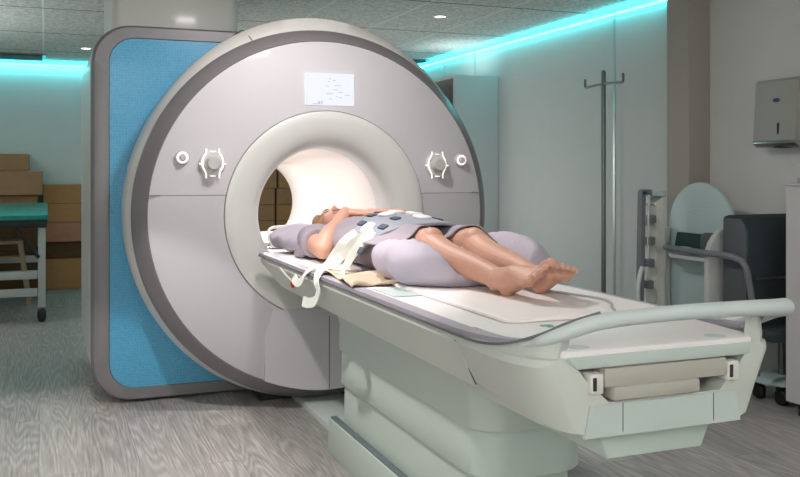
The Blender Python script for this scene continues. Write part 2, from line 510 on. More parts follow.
# face: upper and lower halves of a shallow cone, clipped at the horizontal joint and at the floor
def facehalf(zlo, zhi):
    t = bmesh.new(); lathe_y(t, [(.515, -.108), (.60, -.104), (.70, -.096), (.80, -.083), (.862, -.068)], 0, ZC, 160)
    for zz, keep in ((zlo, 1), (zhi, -1)):
        bmesh.ops.bisect_plane(t, geom=t.verts[:]+t.edges[:]+t.faces[:], plane_co=(0, 0, zz), plane_no=(0, 0, -keep), clear_outer=True)
    return t
obj('upper_face', facehalf(1.0612, 3), 'face', S)
obj('lower_face', facehalf(.04, 1.0588), 'facelow', S)
for sx in (-1, 1):
    obj('face_joint', box(B(), min(sx*.51, sx*.856), max(sx*.51, sx*.856), -.08, -.06, 1.057, 1.063), 'rim', S)
# collar and bore
b = B(); lathe_y(b, [(.512, -.09), (.512, -.112), (.507, -.116), (.47, -.116), (.425, -.112), (.385, -.100), (.355, -.080), (.338, -.052), (.331, -.02), (.329, .10)], 0, ZC, 128)
obj('collar', b, 'collar', S)
b = B(); lathe_y(b, [(.329, .10), (.325, .14), (.312, .8), (.292, 1.62), (.29, 1.685)], 0, ZC, 128)
obj('bore', b, 'bore', S)['label'] = 'brightly lit white tunnel'
b = B()
pts = []
for k in range(13):
    x = -.165+.33*k/12
    pts.append((x, ZC+.405+.016*(1-abs(k-6)/6)))
for k in range(12, -1, -1):
    x = -.165+.33*k/12; pts.append((x, ZC+.405+.022*(1-abs(k-6)/6)+.004))
prism(b, pts, 'y', -.109, -.09)
obj('collar_lip', b, 'putty', S)
# lower centre cover under the table, gently bowed
b = B(); rings = []
for k in range(25):
    x = -.315+.63*k/24; y = -.100-.035*math.cos(PI*(x/.63))
    zb = ZC-math.sqrt(.862**2-x*x)-.002
    rings.append([(x, y, zb), (x, y, .50), (x, .0, .50), (x, .0, zb)])
loft(b, rings); obj('lower_cover', b, 'facelow', S)
b = B(); tube(b, [(0, -.1362, .10), (0, -.1362, .46)], .0015, 6, 0); obj('cover_seam', b, 'dark', S)
b = B(); box(b, -.28, .28, .14, .38, .0, .05); obj('plinth', b, 'dark', S)
# screen
b = B(); box(b, -.116, .138, -.112, -.098, 1.500, 1.660, .002, 1)
sc = obj('display', b, 'screen', S)
random.seed(8)
for k in range(12):
    x = -.02+random.random()*.11; z = 1.53+random.random()*.105; w = .006+random.random()*.03
    obj('screen_line', box(B(), x, x+w, -.1128, -.112, z, z+.003), 'screenmark', sc)
for q_ in ((-.050, -.040, 1.506, 1.520), (-.034, -.028, 1.506, 1.523), (-.080, -.052, 1.506, 1.509)):
    obj('screen_icon', box(B(), q_[0], q_[1], -.1128, -.112, q_[2], q_[3]), 'screenmark', sc)
# control dials
def ydisc(bm, x, z, prof, seg=28):
    lathe_y(bm, prof, x, z, seg); bmesh.ops.remove_doubles(bm, verts=bm.verts[:], dist=1e-5); return bm
def arc(bm, x, z, r, a0, a1, rad, y):
    tube(bm, [(x+r*math.cos(a0+(a1-a0)*k/10), y, z+r*math.sin(a0+(a1-a0)*k/10)) for k in range(11)], rad, 8, 0); return bm
for x, z in ((-.570, 1.212), (.588, 1.207)):
    d = obj('control_dial', ydisc(B(), x, z, [(0, -.122), (.056, -.121), (.063, -.113), (.063, -.09)]), 'knobbase', S)
    obj('knob', ydisc(B(), x, z, [(0, -.166), (.028, -.166), (.034, -.158), (.036, -.118)]), 'knob', d)
    b = B()
    for s in (-1, 1):
        pts = [(x+s*.030, -.124, z+.068), (x+s*.032, -.124, z+.048), (x+s*.046, -.124, z+.022), (x+s*.048, -.124, z-.012), (x+s*.036, -.124, z-.038), (x+s*.031, -.124, z-.056), (x+s*.031, -.124, z-.07)]
        tube(b, pts, .0032, 8)
    obj('lit_bracket', b, 'glow', d)
    for q_ in ((x-.012, x+.012, -.126, -.12, z-.063, z-.058), (x-.010, x+.010, -.124, -.12, z+.053, z+.056)):
        obj('lit_mark', box(B(), *q_), 'glow', d)
    for s in (-1, 1):
        for q in (0, 1): obj('lit_mark', box(B(), x+s*(.054+.007*q)-.0015, x+s*(.054+.007*q)+.0015, -.126, -.112, z-.006, z), 'glow', d)
for x, z in ((-.708, 1.238), (.735, 1.232)):
    d = obj('call_button', ydisc(B(), x, z, [(0, -.105), (.030, -.105), (.033, -.10), (.033, -.07)]), 'knobbase', S)
    obj('button_cap', ydisc(B(), x, z, [(0, -.128), (.011, -.128), (.015, -.122), (.016, -.10)], 20), 'knob', d)
    b = B(); arc(b, x, z, .023, 0, 2*PI*.999, .0042, -.107)
    obj('lit_ring', b, 'glow', d)
# table bed inside the bore
b = B(); prism(b, [(-.272, .735), (.272, .735), (.268, .772), (.20, .762), (-.20, .762), (-.268, .772)], 'y', -.09, 1.66, .004)
obj('bore_bed', b, 'white', S)
for sx in (-1, 1): obj('bed_rail', box(B(), sx*.24-.022, sx*.24+.022, .25, 1.6, .772, .80, .006), 'aqua', S)

# duct between scanner and ceiling
b = B()
loft(b, [[(x, y, z) for x, y in rrect(-.625, 1.05, .35, .34, .06, 6)] for z in (1.80, CEIL-.001)])
o = obj('ceiling_duct', b, 'collar', None); tag(o, 'white boxed duct rising from the scanner housing to the ceiling', 'duct')

# ------------------------------------------------------------------ patient table
T = thing('patient_table', 'long pale scanner table with stepped pedestal and loop handle', 'scanner table', (0, -1.45, 0))
ZT = .785
def xsec(y, top, bot, zb, zt=.772):
    r = .018
    L = [(-bot, zb), (-top, zt-.02), (-top+.004, zt-.004), (-top+.015, zt)]
    pts = L+[(-p[0], p[1]) for p in L[::-1]]
    return [(x, y, z) for x, z in pts]
b = B(); loft(b, [xsec(-.165, .352, .345, .735), xsec(-.25, .354, .338, .715), xsec(-.43, .356, .318, .657), xsec(-.9, .357, .31, .648), xsec(-1.5, .357, .306, .642), xsec(-2.37, .357, .302, .636)])
obj('side_skirt', b, 'side', T, 30)
# end housing, carved for the recess
def xend(y, top, bot, zb, zt=.772):
    L = [(-bot+.03, zb-.002), (-bot, zb+.012), (-bot-(top-bot)*.5, zb+(zt-zb)*.5), (-top, zt-.02), (-top+.004, zt-.004), (-top+.015, zt)]
    pts = L+[(-p[0], p[1]) for p in L[::-1]]
    return [(x, y, z) for x, z in pts]
eb = B(); loft(eb, [xend(-2.37, .357, .302, .636), xend(-2.5, .357, .298, .63), xend(-2.58, .355, .294, .618), xend(-2.65, .345, .28, .604), xend(-2.69, .326, .262, .597), xend(-2.715, .302, .24, .594), xend(-2.722, .287, .226, .594)])
bmesh.ops.recalc_face_normals(eb, faces=eb.faces[:])
me = bpy.data.meshes.new('e'); eb.to_mesh(me); eb.free(); eo = bpy.data.objects.new('tmp_e', me); COL.objects.link(eo)
cb = B(); prism(cb, [(-.228, .745), (.228, .745), (.212, .724), (.155, .668), (-.150, .668), (-.212, .724)], 'y', -2.80, -2.60)
me2 = bpy.data.meshes.new('c'); cb.to_mesh(me2); cb.free(); co = bpy.data.objects.new('tmp_c', me2); COL.objects.link(co)
md = eo.modifiers.new('b', 'BOOLEAN'); md.object = co; md.operation = 'DIFFERENCE'; md.solver = 'EXACT'
bpy.context.view_layer.update()
em = evaluated(eo, 'end_housing'); bpy.data.objects.remove(eo); bpy.data.objects.remove(co)
em.materials.clear(); em.materials.append(Mt['side'])
em.polygons.foreach_set('use_smooth', [True]*len(em.polygons)); em.set_sharp_from_angle(angle=math.radians(28))
E_ = place(em, 'end_housing', T)
b = B(); box(b, -.166, .168, -2.732, -2.62, .703, .744, .003)
obj('upper_block', b, 'putty', E_)
b = B(); box(b, -.146, .088, -2.738, -2.62, .672, .704, .006); obj('lower_block', b, 'putty', E_)
b = B(); prism(b, [(-.235, .747), (.238, .747), (.245, .775), (-.262, .775)], 'y', -2.729, -2.66, .002); obj('tray_front', b, 'endpanel', E_)
for x in (-.187, .187):
    d = obj('latch_bracket', box(B(), x-.017, x+.017, -2.733, -2.64, .690, .735, .003), 'white2', E_)
    obj('latch_slot', box(B(), x-.011, x-.002, -2.7345, -2.72, .698, .727), 'dark', d)
b = B()
prism(b, [(-.215, .593), (.215, .593), (.2, .664), (-.2, .664)], 'y', -2.7255, -2.70)
obj('lower_panel', b, 'endpanel', E_)
for x in (-.115, .135): obj('panel_seam', box(B(), x-.0008, x+.0008, -2.7262, -2.72, .60, .664), 'dark', E_)
b = B(); prism(b, [(-.125, .525), (.14, .525), (.172, .60), (-.15, .60)], 'y', -2.68, -2.3, .006)
obj('under_cover', b, 'mint', T)
b = B(); box(b, -.27, .27, -2.64, -2.22, .602, .645, .01); obj('subframe', b, 'side', T)
# seam at the housing
b = B(); tube(b, [(-.358, -2.365, .757), (-.330, -2.368, .70), (-.302, -2.372, .643)], .0012, 6, 0); obj('housing_seam', b, 'dark', T)
# deck
b = B(); 
loft(b, [[(x, y, z) for x, y in rrect(0, -1.27, .325, 1.10, .05, 6)] for z in (.76, ZT)])
obj('deck', b, 'deck', T)
def deckrail(sx):
    b = B()
    pts = [(-.355, -.17), (-.355, -2.2), (-.355, -2.45)]
    R = []
    path = [(sx*.336, y, .781) for y in (-.168, -.7, -1.3, -1.9, -2.3)]+[(sx*.333, -2.45, .783), (sx*.322, -2.545, .787), (sx*.30, -2.62, .793), (sx*.284, -2.655, .800)]
    ribbon(b, path, .044, .012, [(1, 0, 0)]*6+[(1, .15, 0), (1, .5, 0), (.8, .9, 0)], 8, .012); return b
for sx in (-1, 1):
    r_ = obj('edge_rail', deckrail(sx), 'rail', T)
    b = B(); ribbon(b, [(sx*.3595, y, .7735) for y in (-.168, -.8, -1.5, -2.2, -2.4)]+[(sx*.358, -2.495, .7755), (sx*.348, -2.578, .785), (sx*.331, -2.645, .802), (sx*.300, -2.704, .8275), (sx*.261, -2.732, .850), (sx*.195, -2.757, .8725)], .006, .006, [(1, 0, 0)]*11)
    obj('edge_trim', b, 'railedge', r_)
# loop handle with sculpted webs at the corners
HT = [(-.328, -2.63, .788), (-.314, -2.67, .808), (-.298, -2.70, .827), (-.261, -2.729, .849), (-.195, -2.755, .871), (-.10, -2.765, .878), (.02, -2.768, .881), (.168, -2.763, .880), (.29, -2.748, .876), (.36, -2.715, .870), (.388, -2.65, .852), (.375, -2.55, .802), (.352, -2.44, .784)]
hr = [.004, .008, .014, .0175, .018, .0175, .0175, .0185, .020, .0215, .021, .016, .009]
hp = [(x, y, z-r) for (x, y, z), r in zip(HT, hr)]
b = B(); tube(b, hp, 0, 20, 8, rs=hr); H_ = obj('loop_handle', b, 'handle', T)
for sx in (-1, 1):
    b = B()
    up = [(-.349, -2.30, .774), (-.351, -2.40, .777), (-.351, -2.495, .778), (-.342, -2.578, .784), (-.327, -2.64, .797), (-.298, -2.70, .820), (-.262, -2.728, .836)]
    lo = [(-.353, -2.30, .76), (-.355, -2.40, .757), (-.354, -2.495, .757), (-.348, -2.57, .756), (-.333, -2.64, .755), (-.31, -2.69, .754), (-.280, -2.715, .753)]
    U = catmull(up, 6); Lw = catmull(lo, 6); rings = []
    for u, l in zip(U, Lw):
        mid = (u+l)/2
        inn = Vector((.022, .012, 0))
        ring = [u, mid+(Vector((-.004, 0, 0))), l, l+inn, mid+inn+Vector((.006, .004, 0)), u+inn]
        rings.append([Vector((p.x*(-sx), p.y, p.z)) for p in ring])
    loft(b, rings)
    obj('handle_web', b, 'side', T, 60)
# tray top behind the handle
b = B(); prism(b, [(-.262, -2.727), (.245, -2.727), (.275, -2.66), (.30, -2.34), (-.30, -2.34), (-.29, -2.66)], 'z', .771, .7865, .002)
tt = obj('tray_top', b, 'deck', T)
for x in (-.205, .175):
    obj('tray_dimple', lathe_z(B(), [(0, .7875), (.022, .7875), (.026, .7866)], x, -2.685), 'handle', tt)
b = B(); box(b, -.145, -.115, -2.43, -2.415, .786, .789, .001, 1); box(b, -.137, -.120, -2.447, -2.432, .786, .789, .001, 1); obj('teal_tab', b, 'teal', T)['label'] = 'small teal mark near the handle'
# pedestal: three telescoping covers with rounded ends
def pedseg(x, y1, z0, z1, taper=.0):
    b = B(); rings = []
    for z, gx, gy in ((z0, 0, 0), (z0+.006, .004, .004), ((z0+z1)/2, .002, .002), (z1, -taper, -taper*1.2)):
        X = x+gx; Y0 = -.875; Y1 = y1-gy; ring = []
        for sx, yy, r, a0 in ((1, Y0, .02, 0), (-1, Y0, .02, PI/2), (-1, Y1, .10, PI), (1, Y1, .10, 1.5*PI)):
            cy_ = yy-r if yy == Y0 else yy+r
            for k in range(9):
                t = a0+PI/2*k/8; ring.append((sx*(X-r)+r*math.cos(t), cy_+r*math.sin(t), z))
        rings.append(ring)
    loft(b, rings); return b
obj('upper_cover', pedseg(.186, -2.17, .444, .66, -.03), 'mint', T)
obj('middle_cover', pedseg(.178, -2.15, .306, .446), 'mint', T)
obj('lower_cover', pedseg(.166, -2.12, .10, .308), 'mint', T)
b = B(); prism(b, [(-.205, 0), (.205, 0), (.198, .138), (.185, .145), (-.185, .145), (-.198, .138)], 'y', -2.25, -.775, .004)
f_ = obj('foot', b, 'mint', T)
b = B(); box(b, -.1935, -.166, -2.24, -.782, .1385, .1475, .003); obj('rubber_strip', b, 'footbar', f_)
b = B(); box(b, .166, .1935, -2.24, -.782, .1385, .1475, .003); obj('rubber_strip', b, 'footbar', f_)
b = B(); prism(b, [(-.118, 0), (.118, 0), (.112, .03), (-.112, .03)], 'y', -.775, .16, .003); o = obj('floor_plate', b, 'mint', None); tag(o, 'flat pale mint floor plate between the scanner and the table pedestal', 'floor plate')
# emergency pull on the skirt
t = obj('release_pull', ellipsoid(B(), (-.353, -.775, .712), (.010, .014, .021), None, 14), 'red', T); t['label'] = 'red grip of the release pull'
b = B(); tube(b, [(-.361, -.60, .757), (-.359, -.69, .735), (-.356, -.765, .722)], .005, 8); obj('pull_stem', b, 'white', t)

# ------------------------------------------------------------------ things lying on the table
b = B(); loft(b, [[(x, y, z) for x, y in rrect(.045, -1.83, .25+g, .53+g, .03, 5)] for z, g in ((.786, 0), (.788, .003), (.795, .003), (.798, -.003))])
o = obj('foam_pad', b, 'matpad', None); tag(o, 'thin white foam pad lying on the table under the bare feet', 'pad')

RH, RK, RA = Vector((-.088, -1.09, .882)), Vector((-.064, -1.525, .918)), Vector((.000, -1.915, .842))
LH, LK, LA = Vector((.092, -1.09, .882)), Vector((.122, -1.50, .912)), Vector((.132, -1.917, .842))
# pillows: cushion blobs with creases and corner pinch
def cushion(name, c, h, rotz, m, label, zmin, seed, sq=.62, rx=0, press=None):
    b = B(); t = bmesh.new(); bmesh.ops.create_uvsphere(t, u_segments=72, v_segments=40, radius=1)
    for v in t.verts:
        x, y, z = v.co
        sp = lambda q, e: math.copysign(abs(q)**e, q)
        X, Y = sp(x, sq), sp(y, sq)
        k = max(0, 1-max(abs(X), abs(Y))**6)
        Z = sp(z, .8)*(1-.25*(abs(X)**4+abs(Y)**4)*.5)
        p = Vector((X*h[0], Y*h[1], Z*h[2]))
        nn = noise.noise(Vector((p.x*7+seed, p.y*7, p.z*7)))*.018+noise.noise(Vector((p.x*18, p.y*18+seed, p.z*18)))*.007
        rim = max(abs(X), abs(Y))**6
        p += Vector((X, Y, Z)).normalized()*nn
        p.z += rim*.012*math.sin(9*math.atan2(Y, X)+seed)
        v.co = p
    R = Matrix.Translation(Vector(c)) @ Matrix.Rotation(rotz, 4, 'Z') @ Matrix.Rotation(rx, 4, 'X')
    join(b, t, R)
    for v in b.verts:
        if v.co.z < zmin: v.co.z = zmin+(v.co.z-zmin)*.02
    if press:
        for v in b.verts:
            for (a, e, r0, r1) in press:
                ab = e-a; t_ = max(0, min(1, (Vector((v.co.x, v.co.y, 0))-Vector((a.x, a.y, 0))).dot(Vector((ab.x, ab.y, 0)))/(ab.x**2+ab.y**2)))
                c_ = a+ab*t_; r_ = r0+(r1-r0)*t_
                dd = math.hypot(v.co.x-c_.x, v.co.y-c_.y)
                lim = c_.z-r_*.75+max(0, dd-r_*.55)**2*16
                if v.co.z > lim: v.co.z = lim
    o = obj(name, b, m, None, 180); tag(o, label, 'pillow'); return o
cushion('pillow', (.01, -.12, .838), (.285, .30, .068), 0, 'pillow', 'lavender pillow under the patient\'s head at the scanner mouth', .7855, 3)
cushion('pillow', (.055, -1.535, .868), (.295, .245, .098), .10, 'pillow', 'plump lavender pillow propped under the patient\'s knees', .7995, 11, press=[(RH, RK, .085, .06), (RK, RA, .056, .036), (LH, LK, .085, .06), (LK, LA, .056, .036)])

# head cradle rim behind the pillow
b = B()
tube(b, [(-.20, .27, .792), (-.195, .32, .835), (-.165, .37, .868), (0, .39, .872), (.165, .37, .868), (.195, .32, .835), (.20, .27, .792)], .008, 10)
box(b, -.20, .20, .26, .40, .7735, .79, .004)
o = obj('head_cradle', b, 'white', None); tag(o, 'white head cradle rim just behind the head pillow in the bore', 'cradle')

# ------------------------------------------------------------------ person
Pn = thing('person', 'woman lying on her back barefoot in a mauve grey gown, hands on chest', 'person', (0.02, -1.05, .81))
body = B()
def ell_tube(bm, st, seg=24):
    """stations: (center, half-width vector a, half-height vector b)"""
    rings = []
    for c, a, d in st:
        c, a, d = Vector(c), Vector(a), Vector(d)
        rings.append([c+a*math.cos(2*PI*i/seg)+d*math.sin(2*PI*i/seg) for i in range(seg)])
    loft(bm, rings)
# torso
TS = [(-.335, .055, .055, .87), (-.38, .062, .058, .868), (-.415, .12, .06, .866), (-.45, .175, .072, .862), (-.52, .182, .085, .866), (-.62, .168, .093, .872), (-.74, .155, .088, .872), (-.86, .15, .085, .872), (-.98, .165, .085, .874), (-1.07, .178, .09, .876), (-1.14, .165, .085, .878), (-1.18, .12, .06, .88)]
def torso(bm, g=0):
    ell_tube(bm, [((.0, y, cz), (rx+g, 0, 0), (0, 0, rz+g)) for y, rx, rz, cz in TS])
torso(body)
# head in local frame: u = across, v = crown, w = face; turned a little to her right
HR = Matrix.Rotation(math.radians(-9), 3, 'Y') @ Matrix.Rotation(math.radians(4), 3, 'X')
HC = Vector((.0, -.235, .905))
def hp_(u, v, w): return HC+HR @ Vector((u, v, w))
def hel(bm, u, v, w, a, bb, c, rx=0): ellipsoid(bm, hp_(u, v, w), (a, bb, c), HR @ Matrix.Rotation(rx, 3, 'X'), 18)
hel(body, 0, .028, -.012, .074, .092, .090)       # cranium
hel(body, 0, -.015, .03, .066, .085, .055)        # face mass
hel(body, 0, -.070, .028, .046, .040, .046)       # jaw
hel(body, 0, -.098, .048, .022, .018, .022)       # chin
hel(body, 0, .034, .066, .052, .020, .018)        # brow
for s in (-1, 1):
    hel(body, s*.040, -.020, .052, .024, .024, .022)   # cheek
    hel(body, s*.030, .014, .068, .015, .011, .011)    # closed eye lid
    hel(body, s*.076, .0, -.008, .008, .030, .018)     # ear
    hel(body, s*.009, -.031, .090, .007, .008, .008)   # nostril wing
b_n = [hp_(0, .026, .074), hp_(0, .0, .086), hp_(0, -.022, .098), hp_(0, -.030, .096)]
tube(body, b_n, 0, 12, 3, True, [.008, .009, .0105, .009])
hel(body, 0, -.058, .082, .022, .011, .010)       # mouth mound
# neck
tube(body, [hp_(0, -.03, -.02), (0, -.33, .872), (0, -.40, .868)], 0, 16, 5, False, [.056, .054, .066])
# arms: right elbow rests on the table, forearm rises to the chest
def limb(bm, pts, rs, seg=18): tube(bm, pts, 0, seg, 7, True, rs)
RS, RE, RW = Vector((-.175, -.445, .868)), Vector((-.208, -.725, .842)), Vector((-.055, -.555, .990))
limb(body, [(-.14, -.43, .872), RS, (-.195, -.58, .858), RE], [.06, .056, .047, .042])
limb(body, [RE, RE.lerp(RW, .3)+Vector((-.008, 0, .004)), RE.lerp(RW, .65), RW], [.042, .043, .034, .026])
LS, LE, LW = Vector((.175, -.445, .868)), Vector((.262, -.735, .90)), Vector((.165, -.645, .986))
limb(body, [(.14, -.43, .872), LS, (.225, -.58, .882), LE], [.06, .056, .045, .040])
limb(body, [LE, LE.lerp(LW, .35), LE.lerp(LW, .7), LW], [.040, .041, .032, .025])
def hand(bm, W, d, nrm, side, L=.175, curl=.25):
    """palm plus four unequal bent fingers and a side thumb; d pointing, nrm back of the hand, side toward the thumb"""
    d = d.normalized(); nrm = (nrm-d*nrm.dot(d)).normalized(); s = d.cross(nrm).normalized()
    if s.dot(side) < 0: s = -s
    pl = L*.52
    ell_tube(bm, [(W-d*.012, s*.024, nrm*.019), (W+d*.02, s*.030, nrm*.017), (W+d*pl*.6, s*.040, nrm*.015), (W+d*pl, s*.041, nrm*.012), (W+d*(pl+.008), s*.034, nrm*.008)], 18)
    for k, (off, ln, r) in enumerate(((.029, .070, .0088), (.010, .079, .009), (-.010, .073, .0086), (-.029, .056, .0076))):
        base = W+d*(pl-.01)+s*off
        sp = d+s*off*1.4
        a1 = curl*.4; a2 = curl*1.2; a3 = curl*2.0
        p1 = base+(sp*math.cos(a1)-nrm*math.sin(a1))*ln*.5
        p2 = p1+(sp*math.cos(a2)-nrm*math.sin(a2))*ln*.32
        p3 = p2+(sp*math.cos(a3)-nrm*math.sin(a3))*ln*.24
        tube(bm, [base, p1, p2, p3], 0, 10, 4, True, [r*1.1, r, r*.93, r*.8])
    tb = W+d*.028+s*.026
    t1 = tb+(d*.55+s*.72-nrm*.25).normalized()*.038
    t2 = t1+(d*.85+s*.38-nrm*.2).normalized()*.028
    t3 = t2+(d*.97+s*.2).normalized()*.02
    tube(bm, [tb-s*.012, t1, t2, t3], 0, 10, 4, True, [.013, .0115, .0105, .0085])
hand(body, RW, Vector((.16, -.05, -.004)), Vector((-.15, -.1, 1)), Vector((0, 1, .1)), .18, .18)
hand(body, LW, Vector((-.15, .02, .012)), Vector((.0, -.2, 1)), Vector((0, 1, .1)), .175, .22)
# legs
for h, k, a, s in ((RH, RK, RA, -1), (LH, LK, LA, 1)):
    limb(body, [h, h.lerp(k, .35), h.lerp(k, .75), k+Vector((0, .01, 0)), k], [.088, .08, .066, .060, .058], 20)
    limb(body, [k, k.lerp(a, .22)+Vector((0, 0, -.014)), k.lerp(a, .42)+Vector((0, 0, -.012)), k.lerp(a, .72), a], [.057, .057, .053, .040, .034], 20)
    ellipsoid(body, k+Vector((s*-.006, -.008, .022)), (.042, .05, .042))
# feet: heel, instep, ball, five toes
def foot(bm, A, heel, axis, across, L=.232):
    """A ankle, heel centre, axis heel to toes, across from little toe to big toe"""
    a = axis.normalized(); c = across-a*across.dot(a); c.normalize()
    n = c.cross(a).normalized()                    # dorsum side
    if n.z < 0: n = -n
    K = lambda t, o=0: heel+a*L*t+n*o
    ellipsoid(bm, heel, (.030, .032, .031))
    ell_tube(bm, [(K(-.02, .002), c*.025, n*.026), (K(.12, .008), c*.029, n*.034), (K(.26, .015), c*.031, n*.043), (K(.40, .015), c*.034, n*.038), (K(.54, .009), c*.039, n*.029), (K(.66, .003), c*.045, n*.022), (K(.74, 0), c*.048, n*.018), (K(.79, -.001), c*.046, n*.014), (K(.82, -.001), c*.040, n*.010)], 24)
    tube(bm, [A+Vector((0, .02, .003)), A, K(.16, .022), K(.30, .020)], 0, 18, 4, True, [.035, .036, .036, .032])
    ellipsoid(bm, A+c*.026, (.016, .016, .016)); ellipsoid(bm, A-c*.026+n*-.006, (.016, .016, .016))
    ellipsoid(bm, K(.72, -.007)+c*.026, (.021, .019, .019)); ellipsoid(bm, K(.70, -.006)-c*.026, (.018, .016, .016))
    tips = []
    for i, (off, st, ln, r) in enumerate(((.0345, .79, .050, .0138), (.0105, .80, .046, .0088), (-.0088, .79, .041, .0085), (-.027, .765, .036, .0082), (-.0435, .735, .028, .0080))):
        base = K(st, 0)+c*off
        m1 = base+a*ln*.5+n*.006; m2 = base+a*ln+n*.001
        tube(bm, [base-a*.012, m1, m2], 0, 12, 4, True, [r*.9, r*.82, r*1.08])
        tips.append((m2+n*r*.9, c, a, n, r))
    return tips
RHe, LHe = Vector((.008, -1.965, .824)), Vector((.126, -1.962, .824))
tp = foot(body, RA, RHe, Vector((.04, -.87, .31)), Vector((.80, .0, .55)), .205)
tp2 = foot(body, LA, LHe, Vector((-.13, -.85, .33)), Vector((-.97, .0, .22)), .20)
bo = remeshed(body, 'body', 'skin', .0034, 3, .5, Pn)
# toenails
for n_, lst in (('toenail', tp), ('toenail', tp2)):
    for c, ac, up, nrm, r in lst:
        b = B(); R = Matrix((ac, up, nrm)).transposed()
        ellipsoid(b, c, (r*.6, r*.6, r*.25), R, 10); obj(n_, b, 'nail', bo, 180)
# face details
b = B(); hel(b, 0, -.054, .090, .021, .0042, .0045); hel(b, 0, -.062, .089, .018, .005, .0045); obj('lips', b, 'lips', Pn, 180)
for s in (-1, 1):
    b = B(); tube(b, [hp_(s*.012, .036, .084), hp_(s*.028, .042, .082), hp_(s*.046, .034, .070)], .0032, 8); obj('eyebrow', b, 'brow', Pn)
    b = B(); tube(b, [hp_(s*.017, .008, .078), hp_(s*.030, .006, .0795), hp_(s*.043, .010, .074)], .0018, 6); obj('eyelash', b, 'brow', Pn)
# hair: cap swept back and falling on the pillow
b = B()
hel(b, 0, .040, -.024, .085, .096, .090)
hel(b, 0, .078, .004, .072, .060, .068)
for s in (-1, 1):
    hel(b, s*.058, .02, -.018, .036, .085, .060)
    tube(b, [hp_(s*.060, .075, .045), hp_(s*.080, .045, .030), hp_(s*.092, .0, -.01), hp_(s*.10, -.035, -.055)], 0, 12, 4, True, [.018, .022, .024, .02])
hob = remeshed(b, 'hair', 'hair', .005, 3, .5, Pn)

# gown: bodice, sleeves (open flared) and skirt draped over the thighs
g = B()
ell_tube(g, [((0, y, cz), (rx+.014, 0, 0), (0, 0, rz+.012)) for y, rx, rz, cz in TS[2:-1]], 32)
for s in (-1, 1):
    tube(g, [(s*.12, -.43, .872), (s*.18, -.455, .868), (s*.196, -.53, .862), (s*(.203 if s < 0 else .225), -.60, .858 if s < 0 else .88)], 0, 20, 5, False, [.066, .066, .064, .068])
for h, k in ((RH, RK), (LH, LK)): tube(g, [h+Vector((0, .05, 0)), h, h.lerp(k, .3), h.lerp(k, .52)], 0, 20, 4, True, [.092, .094, .086, .078])
ellipsoid(g, (-.215, -.50, .828), (.052, .075, .030)); ellipsoid(g, (-.235, -.46, .802), (.030, .06, .018))
gown = remeshed(g, 'gown', 'gown', .007, 12, .5, Pn)
def thigh_top(x, y):
    f = min(1, max(0, (-1.09-y)/.43))
    z = -9
    for h, k in ((RH, RK), (LH, LK)):
        c = h.lerp(k, f); r = .088+(.062-.088)*f
        q = r*r-(x-c.x)**2
        if q > 0: z = max(z, c.z+math.sqrt(q))
    return z
gr = []
NX, NY = 56, 40
for i in range(NY+1):
    v = i/NY; row = []
    for j in range(NX+1):
        u = j/NX; xx = -.215+.46*u
        y0_ = -1.10-.16*min(1, max(0, (-xx-.07)/.10))
        y = y0_+(-1.49-.015*math.sin(u*9)-.03*math.cos(u*5.5)-y0_)*v
        z = thigh_top(xx, y)
        mid = .945-.02*v
        if xx < -.13: base = .90+.045*max(0, 1-(abs(xx+.13)/.09))
        elif xx > .17: base = .89+.05*max(0, 1-(abs(xx-.17)/.08))
        else: base = mid
        z = max(z-.012*(1-v), base)
        row.append([xx, y, z+.010+.006*math.sin(u*22+v*3)*v])
    gr.append(row)
for it in range(5):
    for i in range(NY+1):
        zz = [p[2] for p in gr[i]]
        for j in range(1, NX): gr[i][j][2] = max(.25*zz[j-1]+.5*zz[j]+.25*zz[j+1], thigh_top(gr[i][j][0], gr[i][j][1])+.008-.012*(1-i/NY))
b = B(); sheet(b, gr, .005); obj('gown_skirt', b, 'gown', Pn, 180)

# ------------------------------------------------------------------ flexible receive coil laid over the torso
def coil_surf(x, y):
    """height of the blanket over the body"""
    k = min(1, max(0, (-y-.82)/.6)); top = 1.0-.012*k+.010*math.sin(k*PI); q = min(1, abs(x-.01)/.245)
    return .80+(top-.80)*max(0, 1-q**2.4)**.6
def coil_n(x, y):
    e = .004
    dx = (coil_surf(x+e, y)-coil_surf(x-e, y))/(2*e); dy = (coil_surf(x, y+e)-coil_surf(x, y-e))/(2*e)
    return Vector((-dx, -dy, 1)).normalized()
Cn = thing('body_coil', 'grey flexible body coil with white pads draped over the torso', 'medical coil', (.01, -1.0, .99))
gr = []
for i in range(31):
    v = i/30; row = []
    for j in range(49):
        u = j/48; a = -1+2*u
        x = .01+.240*(math.sin(a*PI/2)*.55+a*.45)
        ng = min(1, max(0, -x/.23))
        y0 = -.84-.24*ng**1.2; y1 = -1.41+.20*ng**1.5+.015*math.sin(a*5)
        y = y0+(y1-y0)*v
        row.append((x, y, coil_surf(x, y)))
    gr.append(row)
b = B(); sheet(b, gr, .010); obj('blanket', b, 'coil', Cn, 180)
COILPADS = [(-.195, -1.065, 1), (-.150, -1.135, 1), (-.180, -1.225, 1), (-.045, -1.06, 1), (.045, -.93, 1), (.06, -1.09, 1), (.13, -.99, 1), (.145, -1.13, 1), (.02, -1.26, 1), (-.215, -1.165, 1)]
COILDK = [(-.135, -1.02, 0), (-.075, -.965, 0), (-.130, -1.245, 0), (-.065, -1.205, 0), (-.218, -1.10, 0), (-.212, -1.225, 0), (-.02, -.90, 0), (.10, -1.06, 0), (.09, -1.25, 0)]
